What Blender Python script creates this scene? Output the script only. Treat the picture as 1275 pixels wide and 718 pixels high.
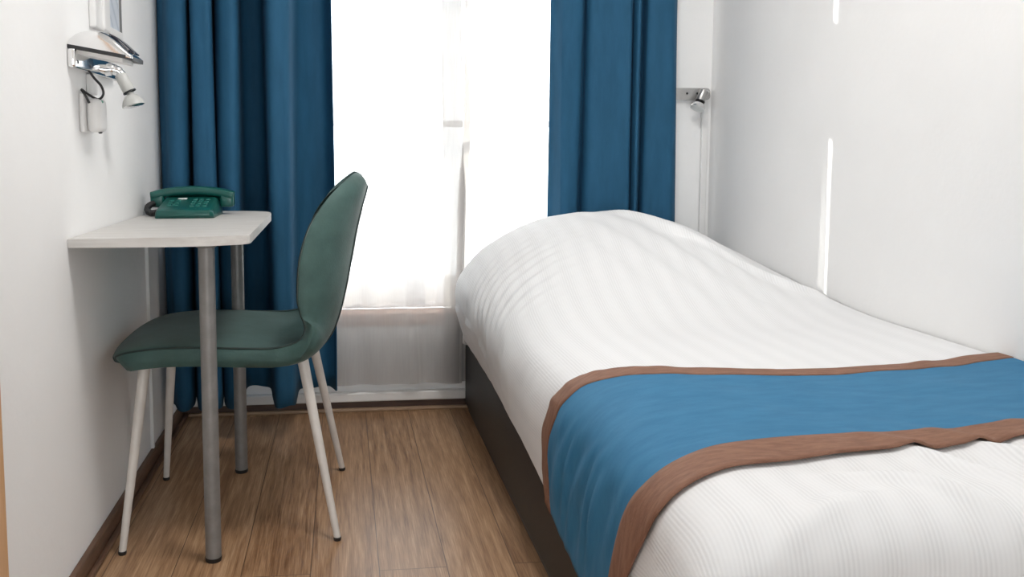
import bpy, bmesh, math, random
from mathutils import Vector, Matrix, noise

random.seed(7)
for o in list(bpy.data.objects):
    bpy.data.objects.remove(o, do_unlink=True)
SC = bpy.context.scene
COL = SC.collection
PI = math.pi

# ------------------------------------------------------------------ camera
F_PX, PPX, PPY, CAM_H = 1080.0, 548.0, 285.0, 0.95
VPX, VPY = 427.0, 188.0
theta = math.atan((PPY - VPY) / F_PX)
psi = math.atan((PPX - VPX) / F_PX * math.cos(theta))
fw = Vector((math.sin(psi) * math.cos(theta), math.cos(psi) * math.cos(theta), -math.sin(theta)))
rt = Vector((math.cos(psi), -math.sin(psi), 0))
up = rt.cross(fw)
cam_data = bpy.data.cameras.new('camera')
cam = bpy.data.objects.new('camera', cam_data)
COL.objects.link(cam)
M = Matrix((rt, up, -fw)).transposed().to_4x4()
M.translation = Vector((0, 0, CAM_H))
cam.matrix_world = M
cam_data.sensor_fit = 'HORIZONTAL'
cam_data.sensor_width = 36
cam_data.lens = F_PX / 1275 * 36
cam_data.shift_x = (637.5 - PPX) / 1275
cam_data.shift_y = (PPY - 359) / 1275
cam_data.clip_start = 0.05
SC.camera = cam

# ------------------------------------------------------------------ light
WORLD_STRENGTH = 2.2
SUN_STRENGTH = 2.6
FILL_LAMP_WATTS = 4.6  # power of the added ceiling fill lamp
vs = SC.view_settings
vs.view_transform = 'Standard'
vs.look = 'None'
vs.exposure = 1.93
vs.gamma = 1.0
vs.use_curve_mapping = False

world = bpy.data.worlds.new('sky')
SC.world = world
world.use_nodes = True
bgn = world.node_tree.nodes['Background']
bgn.inputs[0].default_value = (0.93, 0.965, 1.0, 1)
bgn.inputs[1].default_value = WORLD_STRENGTH

sun_data = bpy.data.lights.new('sun', 'SUN')
sun_data.energy = SUN_STRENGTH
sun_data.angle = math.radians(0.5)
sun_data.color = (1.0, 0.96, 0.9)
sun = bpy.data.objects.new('sun', sun_data)
COL.objects.link(sun)
sun_dir = Vector((0.942, -0.775, -0.385 * math.hypot(0.942, 0.775)))
sun.rotation_euler = sun_dir.to_track_quat('-Z', 'Y').to_euler()
sun.location = (-3, 8, 4)

for _loc, _sx, _sz, _rx in (((0.31, 3.42, 1.305), 1.42, 1.89, -PI / 2), ((0.40, -3.47, 0.75), 1.8, 1.3, PI / 2)):
    portal_data = bpy.data.lights.new('window_portal', 'AREA')     # sampling portals in the back window and the added fill window
    portal_data.shape = 'RECTANGLE'
    portal_data.size, portal_data.size_y = _sx, _sz
    portal_data.cycles.is_portal = True
    portal = bpy.data.objects.new('window_portal', portal_data)
    COL.objects.link(portal)
    portal.location = _loc
    portal.rotation_euler = (_rx, 0, 0)

# ------------------------------------------------------------------ helpers
def link(o):
    COL.objects.link(o)
    return o

def setp(o, label=None, cat=None, group=None, kind=None):
    if label: o['label'] = label
    if cat: o['category'] = cat
    if group: o['group'] = group
    if kind: o['kind'] = kind
    return o

def thing(name, loc, label, cat, group=None):
    o = bpy.data.objects.new(name, None)
    o.empty_display_size = 0.05
    o.location = loc
    link(o)
    return setp(o, label, cat, group)

def mesh_obj(name, bm, mat, parent=None, smooth=True, angle=None):
    """bm is in world coordinates; parent empties are unrotated."""
    bmesh.ops.recalc_face_normals(bm, faces=bm.faces[:])
    off = Vector((0, 0, 0))
    p = parent
    while p is not None:
        off += p.location
        p = p.parent
    if parent is not None:
        bmesh.ops.translate(bm, verts=bm.verts[:], vec=-off)
    me = bpy.data.meshes.new(name)
    bm.to_mesh(me)
    bm.free()
    for f in me.polygons:
        f.use_smooth = smooth
    if angle is not None:
        me.set_sharp_from_angle(angle=math.radians(angle))
    if mat: me.materials.append(mat)
    o = bpy.data.objects.new(name, me)
    link(o)
    if parent is not None:
        o.parent = parent
    return o

def add_box(bm, x0, x1, y0, y1, z0, z1, bevel=0.0, seg=2):
    vsx = [bm.verts.new((x, y, z)) for x in (x0, x1) for y in (y0, y1) for z in (z0, z1)]
    idx = [(0, 1, 3, 2), (4, 6, 7, 5), (0, 4, 5, 1), (2, 3, 7, 6), (0, 2, 6, 4), (1, 5, 7, 3)]
    fs = [bm.faces.new([vsx[i] for i in f]) for f in idx]
    if bevel > 0:
        es = set()
        for f in fs:
            es.update(f.edges)
        bmesh.ops.bevel(bm, geom=list(es), offset=bevel, segments=seg, profile=0.5, affect='EDGES')
    return bm

def box_bm(*a, **k):
    return add_box(bmesh.new(), *a, **k)

def frame_at(t):
    t = t.normalized()
    a = Vector((0, 0, 1)) if abs(t.z) < 0.9 else Vector((1, 0, 0))
    u = t.cross(a).normalized()
    v = t.cross(u).normalized()
    return u, v

def add_tube(bm, pts, radii, n=12, cap=True, closed=False):
    pts = [Vector(p) for p in pts]
    if not hasattr(radii, '__len__'): radii = [radii] * len(pts)
    rings = []
    N = len(pts)
    u = None
    for i, p in enumerate(pts):
        if closed:
            t = pts[(i + 1) % N] - pts[i - 1]
        else:
            t = pts[min(i + 1, N - 1)] - pts[max(i - 1, 0)]
        t.normalize()
        if u is None:
            u, v = frame_at(t)
        else:
            u = (u - t * u.dot(t)).normalized()
            v = t.cross(u).normalized()
        rings.append([bm.verts.new(p + (u * math.cos(2 * PI * k / n) + v * math.sin(2 * PI * k / n)) * radii[i]) for k in range(n)])
    for i in range(N if closed else N - 1):
        a, b = rings[i], rings[(i + 1) % N]
        for k in range(n):
            bm.faces.new((a[k], a[(k + 1) % n], b[(k + 1) % n], b[k]))
    if cap and not closed:
        bm.faces.new(rings[0][::-1])
        bm.faces.new(rings[-1])
    return bm

def tube_bm(*a, **k):
    return add_tube(bmesh.new(), *a, **k)

def lathe_bm(p0, axis, prof, n=24):
    """prof: list of (distance along axis, radius)"""
    p0 = Vector(p0); axis = Vector(axis).normalized()
    u, v = frame_at(axis)
    bm = bmesh.new()
    rings = []
    for d, r in prof:
        rings.append([bm.verts.new(p0 + axis * d + (u * math.cos(2 * PI * k / n) + v * math.sin(2 * PI * k / n)) * max(r, 1e-4)) for k in range(n)])
    for a, b in zip(rings[:-1], rings[1:]):
        for k in range(n):
            bm.faces.new((a[k], a[(k + 1) % n], b[(k + 1) % n], b[k]))
    bm.faces.new(rings[0][::-1])
    bm.faces.new(rings[-1])
    return bm

def catmull(P, n):
    """Catmull-Rom through tuples P, n samples per span."""
    P = [tuple(p) for p in P]
    out = []
    for i in range(len(P) - 1):
        p0 = P[max(i - 1, 0)]; p1 = P[i]; p2 = P[i + 1]; p3 = P[min(i + 2, len(P) - 1)]
        for k in range(n):
            t = k / n
            out.append(tuple(0.5 * ((2 * b) + (-a + c) * t + (2 * a - 5 * b + 4 * c - d) * t * t + (-a + 3 * b - 3 * c + d) * t ** 3)
                             for a, b, c, d in zip(p0, p1, p2, p3)))
    out.append(P[-1])
    return out

def cr_eval(P, u):
    """evaluate Catmull-Rom at u in 0..1 (uniform in index)"""
    n = len(P) - 1
    x = min(max(u, 0), 1) * n
    i = min(int(x), n - 1)
    t = x - i
    p0 = P[max(i - 1, 0)]; p1 = P[i]; p2 = P[i + 1]; p3 = P[min(i + 2, n)]
    return [0.5 * ((2 * b) + (-a + c) * t + (2 * a - 5 * b + 4 * c - d) * t * t + (-a + 3 * b - 3 * c + d) * t ** 3)
            for a, b, c, d in zip(p0, p1, p2, p3)]

def smooth01(a, b, x):
    t = min(max((x - a) / (b - a), 0), 1)
    return t * t * (3 - 2 * t)

def prism_bm(outline, z0, z1, bevel=0.0, seg=2):
    """outline in xy, extruded z0..z1"""
    bm = bmesh.new()
    lo = [bm.verts.new((x, y, z0)) for x, y in outline]
    hi = [bm.verts.new((x, y, z1)) for x, y in outline]
    n = len(outline)
    f0 = bm.faces.new(lo[::-1]); f1 = bm.faces.new(hi)
    for i in range(n):
        bm.faces.new((lo[i], lo[(i + 1) % n], hi[(i + 1) % n], hi[i]))
    if bevel > 0:
        bmesh.ops.bevel(bm, geom=list(set(f0.edges) | set(f1.edges)), offset=bevel, segments=seg, profile=0.5, affect='EDGES')
    return bm

# ------------------------------------------------------------------ materials
def base_mat(name, color, rough=0.5, metal=0.0, spec=0.5):
    m = bpy.data.materials.new(name)
    m.use_nodes = True
    b = m.node_tree.nodes['Principled BSDF']
    b.inputs['Base Color'].default_value = (*color, 1)
    b.inputs['Roughness'].default_value = rough
    b.inputs['Metallic'].default_value = metal
    b.inputs['Specular IOR Level'].default_value = spec
    return m

def nd(m, typ, **inp):
    n = m.node_tree.nodes.new(typ)
    for k, v in inp.items():
        n.inputs[k.replace('_', ' ')].default_value = v
    return n

def lk(m, a, b):
    m.node_tree.links.new(a, b)

def noisy(name, c0, c1, scale=8, rough=0.6, metal=0.0, bump=0.0, bscale=None, spec=0.5, stretch=(1, 1, 1), detail=5, lo=0.35, hi=0.65, sheen=0.0):
    m = base_mat(name, c0, rough, metal, spec)
    b = m.node_tree.nodes['Principled BSDF']
    tc = nd(m, 'ShaderNodeTexCoord')
    mp = nd(m, 'ShaderNodeMapping')
    mp.inputs['Scale'].default_value = stretch
    lk(m, tc.outputs['Object'], mp.inputs['Vector'])
    nz = nd(m, 'ShaderNodeTexNoise', Scale=scale, Detail=detail, Roughness=0.6)
    lk(m, mp.outputs['Vector'], nz.inputs['Vector'])
    rp = nd(m, 'ShaderNodeValToRGB')
    rp.color_ramp.elements[0].position = lo
    rp.color_ramp.elements[1].position = hi
    rp.color_ramp.elements[0].color = (*c0, 1)
    rp.color_ramp.elements[1].color = (*c1, 1)
    lk(m, nz.outputs['Fac'], rp.inputs['Fac'])
    lk(m, rp.outputs['Color'], b.inputs['Base Color'])
    if bump:
        n2 = nd(m, 'ShaderNodeTexNoise', Scale=bscale or scale * 6, Detail=4)
        lk(m, mp.outputs['Vector'], n2.inputs['Vector'])
        bp = nd(m, 'ShaderNodeBump', Strength=bump, Distance=0.01)
        lk(m, n2.outputs['Fac'], bp.inputs['Height'])
        lk(m, bp.outputs['Normal'], b.inputs['Normal'])
    if sheen:
        b.inputs['Sheen Weight'].default_value = sheen
        b.inputs['Sheen Roughness'].default_value = 0.5
    return m

M_WALL = noisy('wall_paint', (0.90, 0.895, 0.89), (0.925, 0.92, 0.915), 3, 0.75, bump=0.06, bscale=60)
M_CEIL = noisy('ceiling_paint', (0.86, 0.86, 0.85), (0.88, 0.88, 0.87), 3, 0.9)
M_BASE = noisy('stained_wood', (0.10, 0.052, 0.03), (0.17, 0.09, 0.052), 14, 0.45, bump=0.1, stretch=(6, 0.6, 6))
M_BASEX = noisy('stained_wood_dark', (0.055, 0.026, 0.017), (0.10, 0.05, 0.03), 14, 0.5, bump=0.1, stretch=(0.6, 6, 6))
M_STRIP = noisy('pale_wood_strip', (0.30, 0.19, 0.12), (0.40, 0.27, 0.17), 14, 0.5, stretch=(0.6, 6, 6))
M_DOORTRIM = noisy('orange_wood', (0.62, 0.36, 0.18), (0.70, 0.43, 0.24), 10, 0.45, stretch=(6, 6, 0.5))
M_WTRIM = noisy('white_gloss_paint', (0.78, 0.76, 0.74), (0.83, 0.81, 0.79), 10, 0.4)
M_SILL = noisy('sill_wood', (0.26, 0.12, 0.07), (0.33, 0.17, 0.10), 10, 0.5, stretch=(0.6, 6, 6))
M_PVC = noisy('white_plastic', (0.80, 0.79, 0.78), (0.84, 0.83, 0.82), 10, 0.4)
M_FRAME = noisy('window_frame_paint', (0.80, 0.81, 0.84), (0.85, 0.86, 0.88), 10, 0.4)
M_CHROME = noisy('chrome', (0.83, 0.83, 0.83), (0.88, 0.88, 0.88), 20, 0.14, metal=1.0)
M_SATIN = noisy('satin_metal', (0.46, 0.45, 0.44), (0.54, 0.53, 0.52), 30, 0.36, metal=0.9)
M_STEEL = noisy('grey_lacquered_steel', (0.205, 0.198, 0.193), (0.245, 0.238, 0.232), 30, 0.42, metal=0.25)
M_BLACK = noisy('black_plastic', (0.010, 0.010, 0.011), (0.018, 0.018, 0.02), 20, 0.4)
M_DARKGLASS = noisy('dark_panel', (0.012, 0.012, 0.025), (0.02, 0.02, 0.035), 20, 0.12)
M_GREYPLASTIC = noisy('grey_plastic', (0.52, 0.52, 0.50), (0.58, 0.58, 0.56), 20, 0.4)
M_CREAM = noisy('cream_lacquered_metal', (0.62, 0.58, 0.54), (0.68, 0.64, 0.60), 20, 0.38)
M_VELVET = noisy('green_suede', (0.018, 0.056, 0.048), (0.056, 0.122, 0.110), 7, 0.60, bump=0.10, bscale=220, sheen=0.12, detail=6, lo=0.3, hi=0.7)
M_PIPING = noisy('dark_green_piping', (0.012, 0.026, 0.024), (0.016, 0.034, 0.03), 30, 0.6)
M_PHONE = noisy('green_plastic', (0.004, 0.080, 0.066), (0.006, 0.092, 0.078), 20, 0.28)
M_KEY = noisy('green_key_plastic', (0.010, 0.125, 0.105), (0.012, 0.14, 0.12), 20, 0.35)
M_CARD = noisy('white_card', (0.8, 0.82, 0.8), (0.85, 0.86, 0.85), 20, 0.5)
M_LEATHER = noisy('charcoal_upholstery', (0.006, 0.006, 0.0068), (0.0105, 0.0102, 0.0104), 12, 0.5, bump=0.12, bscale=300)
M_MATTRESS = noisy('mattress_ticking', (0.6, 0.6, 0.6), (0.7, 0.7, 0.7), 20, 0.8, bump=0.1)
M_TABLE = noisy('whitewashed_laminate', (0.60, 0.575, 0.55), (0.70, 0.68, 0.655), 9, 0.45, stretch=(0.9, 9, 9), bump=0.03)
M_MIRROR = noisy('mirror_glass', (0.86, 0.88, 0.92), (0.88, 0.90, 0.94), 10, 0.03, metal=1.0)
M_RUN = noisy('blue_runner_cloth', (0.020, 0.150, 0.295), (0.032, 0.180, 0.340), 14, 0.75, bump=0.10, bscale=260, stretch=(1, 3, 1))
M_BAND = noisy('brown_band_cloth', (0.190, 0.086, 0.050), (0.265, 0.130, 0.080), 30, 0.7, bump=0.2, bscale=160, stretch=(1, 4, 1))
M_CURTAIN = noisy('blue_curtain_cloth', (0.006, 0.074, 0.152), (0.010, 0.090, 0.182), 30, 0.8, bump=0.05, bscale=500, stretch=(1, 1, 0.2))
M_GLOW = base_mat('fill_lamp_diffuser', (0.9, 0.9, 0.88), 0.5)  # glowing cover of the added ceiling lamp
_b = M_GLOW.node_tree.nodes['Principled BSDF']
_b.inputs['Emission Color'].default_value = (1, 0.96, 0.9, 1)
_b.inputs['Emission Strength'].default_value = 1.5

def sheer_mat(name, transp):
    m = bpy.data.materials.new(name)
    m.use_nodes = True
    nt = m.node_tree
    nt.nodes.clear()
    out = nd(m, 'ShaderNodeOutputMaterial')
    tr = nd(m, 'ShaderNodeBsdfTransparent')
    tr.inputs['Color'].default_value = (1, 1, 1, 1)
    tl = nd(m, 'ShaderNodeBsdfTranslucent')
    tl.inputs['Color'].default_value = (0.36, 0.34, 0.325, 1)
    df = nd(m, 'ShaderNodeBsdfDiffuse')
    df.inputs['Color'].default_value = (0.88, 0.86, 0.85, 1)
    m1 = nd(m, 'ShaderNodeMixShader'); m1.inputs[0].default_value = 0.42
    lk(m, tl.outputs[0], m1.inputs[1]); lk(m, df.outputs[0], m1.inputs[2])
    # fine woven thread: open share varies gently with a fine vertical weave
    tc = nd(m, 'ShaderNodeTexCoord')
    mp = nd(m, 'ShaderNodeMapping'); mp.inputs['Scale'].default_value = (60, 60, 4)
    nz = nd(m, 'ShaderNodeTexNoise', Scale=3.0, Detail=2.0)
    lk(m, tc.outputs['Object'], mp.inputs[0]); lk(m, mp.outputs[0], nz.inputs['Vector'])
    mr = nd(m, 'ShaderNodeMapRange')
    mr.inputs['To Min'].default_value = 1 - transp - 0.05
    mr.inputs['To Max'].default_value = 1 - transp + 0.05
    lk(m, nz.outputs['Fac'], mr.inputs['Value'])
    # a weave closes up when looked through at a slant
    lw = nd(m, 'ShaderNodeLayerWeight', Blend=0.5)
    ang = nd(m, 'ShaderNodeMapRange'); ang.interpolation_type = 'SMOOTHSTEP'
    ang.inputs['From Min'].default_value = 0.05; ang.inputs['From Max'].default_value = 0.20
    lk(m, lw.outputs['Facing'], ang.inputs['Value'])
    mxx = nd(m, 'ShaderNodeMath'); mxx.operation = 'MAXIMUM'
    lk(m, mr.outputs[0], mxx.inputs[0]); lk(m, ang.outputs[0], mxx.inputs[1])
    m2 = nd(m, 'ShaderNodeMixShader')
    lk(m, mxx.outputs[0], m2.inputs[0])
    lk(m, tr.outputs[0], m2.inputs[1]); lk(m, m1.outputs[0], m2.inputs[2])
    lk(m, m2.outputs[0], out.inputs[0])
    return m
M_SHEER = sheer_mat('white_voile', 0.37)

def glass_mat():
    m = bpy.data.materials.new('window_glass')
    m.use_nodes = True
    m.node_tree.nodes.clear()
    out = nd(m, 'ShaderNodeOutputMaterial')
    tr = nd(m, 'ShaderNodeBsdfTransparent'); tr.inputs[0].default_value = (0.97, 0.985, 0.98, 1)
    gl = nd(m, 'ShaderNodeBsdfGlossy', Roughness=0.02)
    fc = nd(m, 'ShaderNodeLayerWeight', Blend=0.5)
    pw = nd(m, 'ShaderNodeMath'); pw.operation = 'POWER'; pw.inputs[1].default_value = 4.0
    lk(m, fc.outputs['Facing'], pw.inputs[0])
    lw = nd(m, 'ShaderNodeMath'); lw.operation = 'MULTIPLY_ADD'; lw.inputs[1].default_value = 0.5; lw.inputs[2].default_value = 0.035
    lk(m, pw.outputs[0], lw.inputs[0])
    mx = nd(m, 'ShaderNodeMixShader')
    lk(m, lw.outputs[0], mx.inputs[0]); lk(m, tr.outputs[0], mx.inputs[1]); lk(m, gl.outputs[0], mx.inputs[2])
    lk(m, mx.outputs[0], out.inputs[0])
    return m
M_GLASS = glass_mat()

def floor_mat():
    m = base_mat('oak_laminate', (0.3, 0.18, 0.1), 0.42)
    b = m.node_tree.nodes['Principled BSDF']
    tc = nd(m, 'ShaderNodeTexCoord')
    # planks run along y: swap axes for the brick texture
    sx = nd(m, 'ShaderNodeSeparateXYZ'); lk(m, tc.outputs['Object'], sx.inputs[0])
    ax = nd(m, 'ShaderNodeMath'); ax.operation = 'ADD'; ax.inputs[1].default_value = PLANK_OFF
    lk(m, sx.outputs['X'], ax.inputs[0])
    cb = nd(m, 'ShaderNodeCombineXYZ')
    lk(m, sx.outputs['Y'], cb.inputs['X']); lk(m, ax.outputs[0], cb.inputs['Y'])
    br = nd(m, 'ShaderNodeTexBrick')
    br.offset = 0.37; br.offset_frequency = 2; br.squash = 1
    br.inputs['Scale'].default_value = 1.0
    br.inputs['Mortar Size'].default_value = 0.0012
    br.inputs['Mortar Smooth'].default_value = 0.1
    br.inputs['Bias'].default_value = 0.0
    br.inputs['Brick Width'].default_value = 1.9
    br.inputs['Row Height'].default_value = PLANK_W
    br.inputs['Color1'].default_value = (0, 0, 0, 1)
    br.inputs['Color2'].default_value = (1, 1, 1, 1)
    br.inputs['Mortar'].default_value = (0.5, 0.5, 0.5, 1)
    lk(m, cb.outputs[0], br.inputs['Vector'])
    # grain: stretched noise offset by plank tone
    sc = nd(m, 'ShaderNodeVectorMath'); sc.operation = 'MULTIPLY'; sc.inputs[1].default_value = (1.4, 26, 1)
    lk(m, cb.outputs[0], sc.inputs[0])
    of = nd(m, 'ShaderNodeVectorMath'); of.operation = 'ADD'
    ml = nd(m, 'ShaderNodeVectorMath'); ml.operation = 'SCALE'; ml.inputs['Scale'].default_value = 17.0
    lk(m, br.outputs['Color'], ml.inputs[0]); lk(m, sc.outputs[0], of.inputs[0]); lk(m, ml.outputs[0], of.inputs[1])
    g1 = nd(m, 'ShaderNodeTexNoise', Scale=2.2, Detail=8.0, Roughness=0.62, Distortion=0.6)
    lk(m, of.outputs[0], g1.inputs['Vector'])
    sc2 = nd(m, 'ShaderNodeVectorMath'); sc2.operation = 'MULTIPLY'; sc2.inputs[1].default_value = (5, 150, 1)
    lk(m, cb.outputs[0], sc2.inputs[0])
    g2 = nd(m, 'ShaderNodeTexNoise', Scale=2.0, Detail=4.0, Roughness=0.6)
    lk(m, sc2.outputs[0], g2.inputs['Vector'])
    mixg = nd(m, 'ShaderNodeMix'); mixg.data_type = 'FLOAT'; mixg.inputs[0].default_value = 0.42
    lk(m, g1.outputs['Fac'], mixg.inputs[2]); lk(m, g2.outputs['Fac'], mixg.inputs[3])
    tone = nd(m, 'ShaderNodeMath'); tone.operation = 'MULTIPLY_ADD'; tone.inputs[1].default_value = 0.07
    lk(m, br.outputs['Color'], tone.inputs[0]); lk(m, mixg.outputs[0], tone.inputs[2])
    rp = nd(m, 'ShaderNodeValToRGB')
    e = rp.color_ramp.elements
    e[0].position = 0.38; e[0].color = (0.165, 0.078, 0.034, 1)
    e[1].position = 0.70; e[1].color = (0.530, 0.345, 0.205, 1)
    k = e.new(0.54); k.color = (0.345, 0.196, 0.102, 1)
    lk(m, tone.outputs[0], rp.inputs['Fac'])
    mm = nd(m, 'ShaderNodeMix'); mm.data_type = 'RGBA'
    lk(m, br.outputs['Fac'], mm.inputs[0]); lk(m, rp.outputs['Color'], mm.inputs[6])
    mm.inputs[7].default_value = (0.11, 0.06, 0.032, 1)
    lk(m, mm.outputs[2], b.inputs['Base Color'])
    bp = nd(m, 'ShaderNodeBump', Strength=0.12, Distance=0.004)
    lk(m, mixg.outputs[0], bp.inputs['Height'])
    lk(m, bp.outputs['Normal'], b.inputs['Normal'])
    rr = nd(m, 'ShaderNodeMapRange'); rr.inputs['To Min'].default_value = 0.27; rr.inputs['To Max'].default_value = 0.44
    lk(m, mixg.outputs[0], rr.inputs['Value']); lk(m, rr.outputs[0], b.inputs['Roughness'])
    return m
PLANK_W, PLANK_OFF = 0.155, 0.082
M_FLOOR = floor_mat()

def duvet_mat():
    m = base_mat('white_striped_cotton', (0.83, 0.83, 0.835), 0.8, spec=0.25)
    b = m.node_tree.nodes['Principled BSDF']
    uv = nd(m, 'ShaderNodeUVMap')
    sp = nd(m, 'ShaderNodeSeparateXYZ'); lk(m, uv.outputs[0], sp.inputs[0])
    def band(period, out_lo, out_hi, sharp):
        a = nd(m, 'ShaderNodeMath'); a.operation = 'MULTIPLY'; a.inputs[1].default_value = 2 * PI / period
        lk(m, sp.outputs['X'], a.inputs[0])
        s = nd(m, 'ShaderNodeMath'); s.operation = 'SINE'; lk(m, a.outputs[0], s.inputs[0])
        r = nd(m, 'ShaderNodeMapRange')
        r.inputs['From Min'].default_value = -sharp; r.inputs['From Max'].default_value = sharp
        r.inputs['To Min'].default_value = out_lo; r.inputs['To Max'].default_value = out_hi
        lk(m, s.outputs[0], r.inputs['Value'])
        return r
    fine = band(0.0066, 0, 1, 0.9)
    wide = band(0.061, 0.35, 1, 0.8)
    mul = nd(m, 'ShaderNodeMath'); mul.operation = 'MULTIPLY'
    lk(m, fine.outputs[0], mul.inputs[0]); lk(m, wide.outputs[0], mul.inputs[1])
    mx = nd(m, 'ShaderNodeMix'); mx.data_type = 'RGBA'
    mx.inputs[6].default_value = (0.80, 0.80, 0.808, 1); mx.inputs[7].default_value = (0.73, 0.73, 0.738, 1)
    lk(m, mul.outputs[0], mx.inputs[0]); lk(m, mx.outputs[2], b.inputs['Base Color'])
    tc = nd(m, 'ShaderNodeTexCoord')
    nz = nd(m, 'ShaderNodeTexNoise', Scale=14.0, Detail=5.0)
    lk(m, tc.outputs['Object'], nz.inputs['Vector'])
    ad = nd(m, 'ShaderNodeMath'); ad.operation = 'MULTIPLY_ADD'; ad.inputs[1].default_value = 0.075
    lk(m, mul.outputs[0], ad.inputs[0]); lk(m, nz.outputs['Fac'], ad.inputs[2])
    bp = nd(m, 'ShaderNodeBump', Strength=0.32, Distance=0.008)
    lk(m, ad.outputs[0], bp.inputs['Height']); lk(m, bp.outputs['Normal'], b.inputs['Normal'])
    return m
M_DUVET = duvet_mat()

# ------------------------------------------------------------------ room shell
XL, XR, YB, YF, ZC = -0.59, 1.372, 3.147, -3.2, 2.6
T = 0.25
WX0, WX1, WZ0, WZ1 = -0.40, 1.02, 0.36, 2.25     # window opening
def struct(name, bm, m, parent=None, **k):
    o = mesh_obj(name, bm, m, parent, **k)
    if parent is None: o['kind'] = 'structure'
    return o
struct('floor', box_bm(XL - T, XR + T, YF - T, YB + T, -0.1, 0.0), M_FLOOR, smooth=False)
struct('ceiling', box_bm(XL - T, XR + T, YF - T, YB + T, ZC, ZC + 0.1), M_CEIL, smooth=False)
struct('wall_left', box_bm(XL - T, XL, YF - T, YB + T, 0, ZC), M_WALL, smooth=False)
struct('wall_right', box_bm(XR, XR + T, YF - T, YB + T, 0, ZC), M_WALL, smooth=False)
VX0, VX1, VZ0, VZ1 = -0.50, 1.30, 0.10, 1.40     # opening of an unseen fill window added behind the camera
bm = bmesh.new()
add_box(bm, XL, VX0, YF - T, YF, 0, ZC)
add_box(bm, VX1, XR, YF - T, YF, 0, ZC)
add_box(bm, VX0, VX1, YF - T, YF, 0, VZ0)
add_box(bm, VX0, VX1, YF - T, YF, VZ1, ZC)
struct('wall_front', bm, M_WALL, smooth=False)
bm = bmesh.new()
add_box(bm, XL, WX0, YB, YB + T, 0, ZC)
add_box(bm, WX1, XR, YB, YB + T, 0, ZC)
add_box(bm, WX0, WX1, YB, YB + T, 0, WZ0 - 0.05)
add_box(bm, WX0, WX1, YB, YB + T, WZ1, ZC)
struct('wall_back', bm, M_WALL, smooth=False)
# skirting
bm = bmesh.new()
add_box(bm, XL, XL + 0.016, 1.50, YB, 0, 0.048, 0.003)
add_box(bm, XL + 0.016, XL + 0.030, 1.50, YB, 0, 0.014, 0.005)
struct('baseboard_left', bm, M_BASE, smooth=False)
struct('baseboard_back', box_bm(XL + 0.016, XR, YB - 0.016, YB, 0, 0.036, 0.003), M_BASEX, smooth=False)
struct('baseboard_right', box_bm(XR - 0.016, XR, YF, YB - 0.016, 0, 0.048, 0.003), M_BASE, smooth=False)
struct('trim_1', box_bm(XL, XL + 0.02, 1.30, 1.488, 0, 2.12, 0.003), M_DOORTRIM, smooth=False)
struct('trim_2', box_bm(XL + 0.03, XR, YB - 0.030, YB, 0.036, 0.070, 0.005), M_WTRIM, smooth=False)
struct('trim_3', box_bm(XL + 0.03, XR, YB - 0.034, YB - 0.016, 0, 0.012, 0.004), M_STRIP, smooth=False)
# window
win = bpy.data.objects.new('window_1', None)
win.location = (0.31, 3.25, WZ0); link(win); win['kind'] = 'structure'
FY0, FY1 = 3.235, 3.29
bm = bmesh.new()
add_box(bm, WX0, WX0 + 0.06, FY0, FY1, WZ0, WZ1, 0.004)
add_box(bm, WX1 - 0.06, WX1, FY0, FY1, WZ0, WZ1, 0.004)
add_box(bm, WX0, WX1, FY0, FY1, WZ1 - 0.06, WZ1, 0.004)
add_box(bm, WX0, WX1, FY0, FY1, WZ0, WZ0 + 0.12, 0.004)
add_box(bm, WX0, WX1, FY0, FY1, 1.56, 1.86, 0.004)
mesh_obj('window_frame', bm, M_FRAME, win, smooth=False)
bm = bmesh.new()
add_box(bm, 0.030, 0.072, FY0 + 0.005, FY1 - 0.005, WZ0 + 0.1, 1.58, 0.003)
add_box(bm, 0.515, 0.557, FY0 + 0.005, FY1 - 0.005, WZ0 + 0.1, 1.58, 0.003)
add_box(bm, WX0 + 0.04, WX1 - 0.04, FY0 + 0.012, FY1 - 0.012, 1.04, 1.064, 0.003)
mesh_obj('glazing_bar', bm, M_FRAME, win, smooth=False)
mesh_obj('glass_pane', box_bm(WX0 + 0.05, WX1 - 0.05, 3.26, 3.264, WZ0 + 0.1, WZ1 - 0.05), M_GLASS, win, smooth=False)
mesh_obj('window_sill', box_bm(WX0 - 0.04, WX1 + 0.04, YB - 0.012, FY0, WZ0 - 0.05, WZ0, 0.005), M_SILL, win, smooth=False)
fill_win = bpy.data.objects.new('fill_window', None)  # unseen window added to let frontal fill light into the room
fill_win.location = (0.4, YF - 0.15, VZ0); link(fill_win); fill_win['kind'] = 'structure'
bm = bmesh.new()
g0, g1 = YF - 0.18, YF - 0.13
add_box(bm, VX0, VX0 + 0.05, g0, g1, VZ0, VZ1, 0.004)
add_box(bm, VX1 - 0.05, VX1, g0, g1, VZ0, VZ1, 0.004)
add_box(bm, VX0, VX1, g0, g1, VZ1 - 0.05, VZ1, 0.004)
add_box(bm, VX0, VX1, g0, g1, VZ0, VZ0 + 0.05, 0.004)
add_box(bm, 0.375, 0.425, g0, g1, VZ0, VZ1, 0.004)
mesh_obj('window_frame', bm, M_FRAME, fill_win, smooth=False)
mesh_obj('glass_pane', box_bm(VX0 + 0.04, VX1 - 0.04, YF - 0.157, YF - 0.153, VZ0 + 0.04, VZ1 - 0.04), M_GLASS, fill_win, smooth=False)
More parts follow.
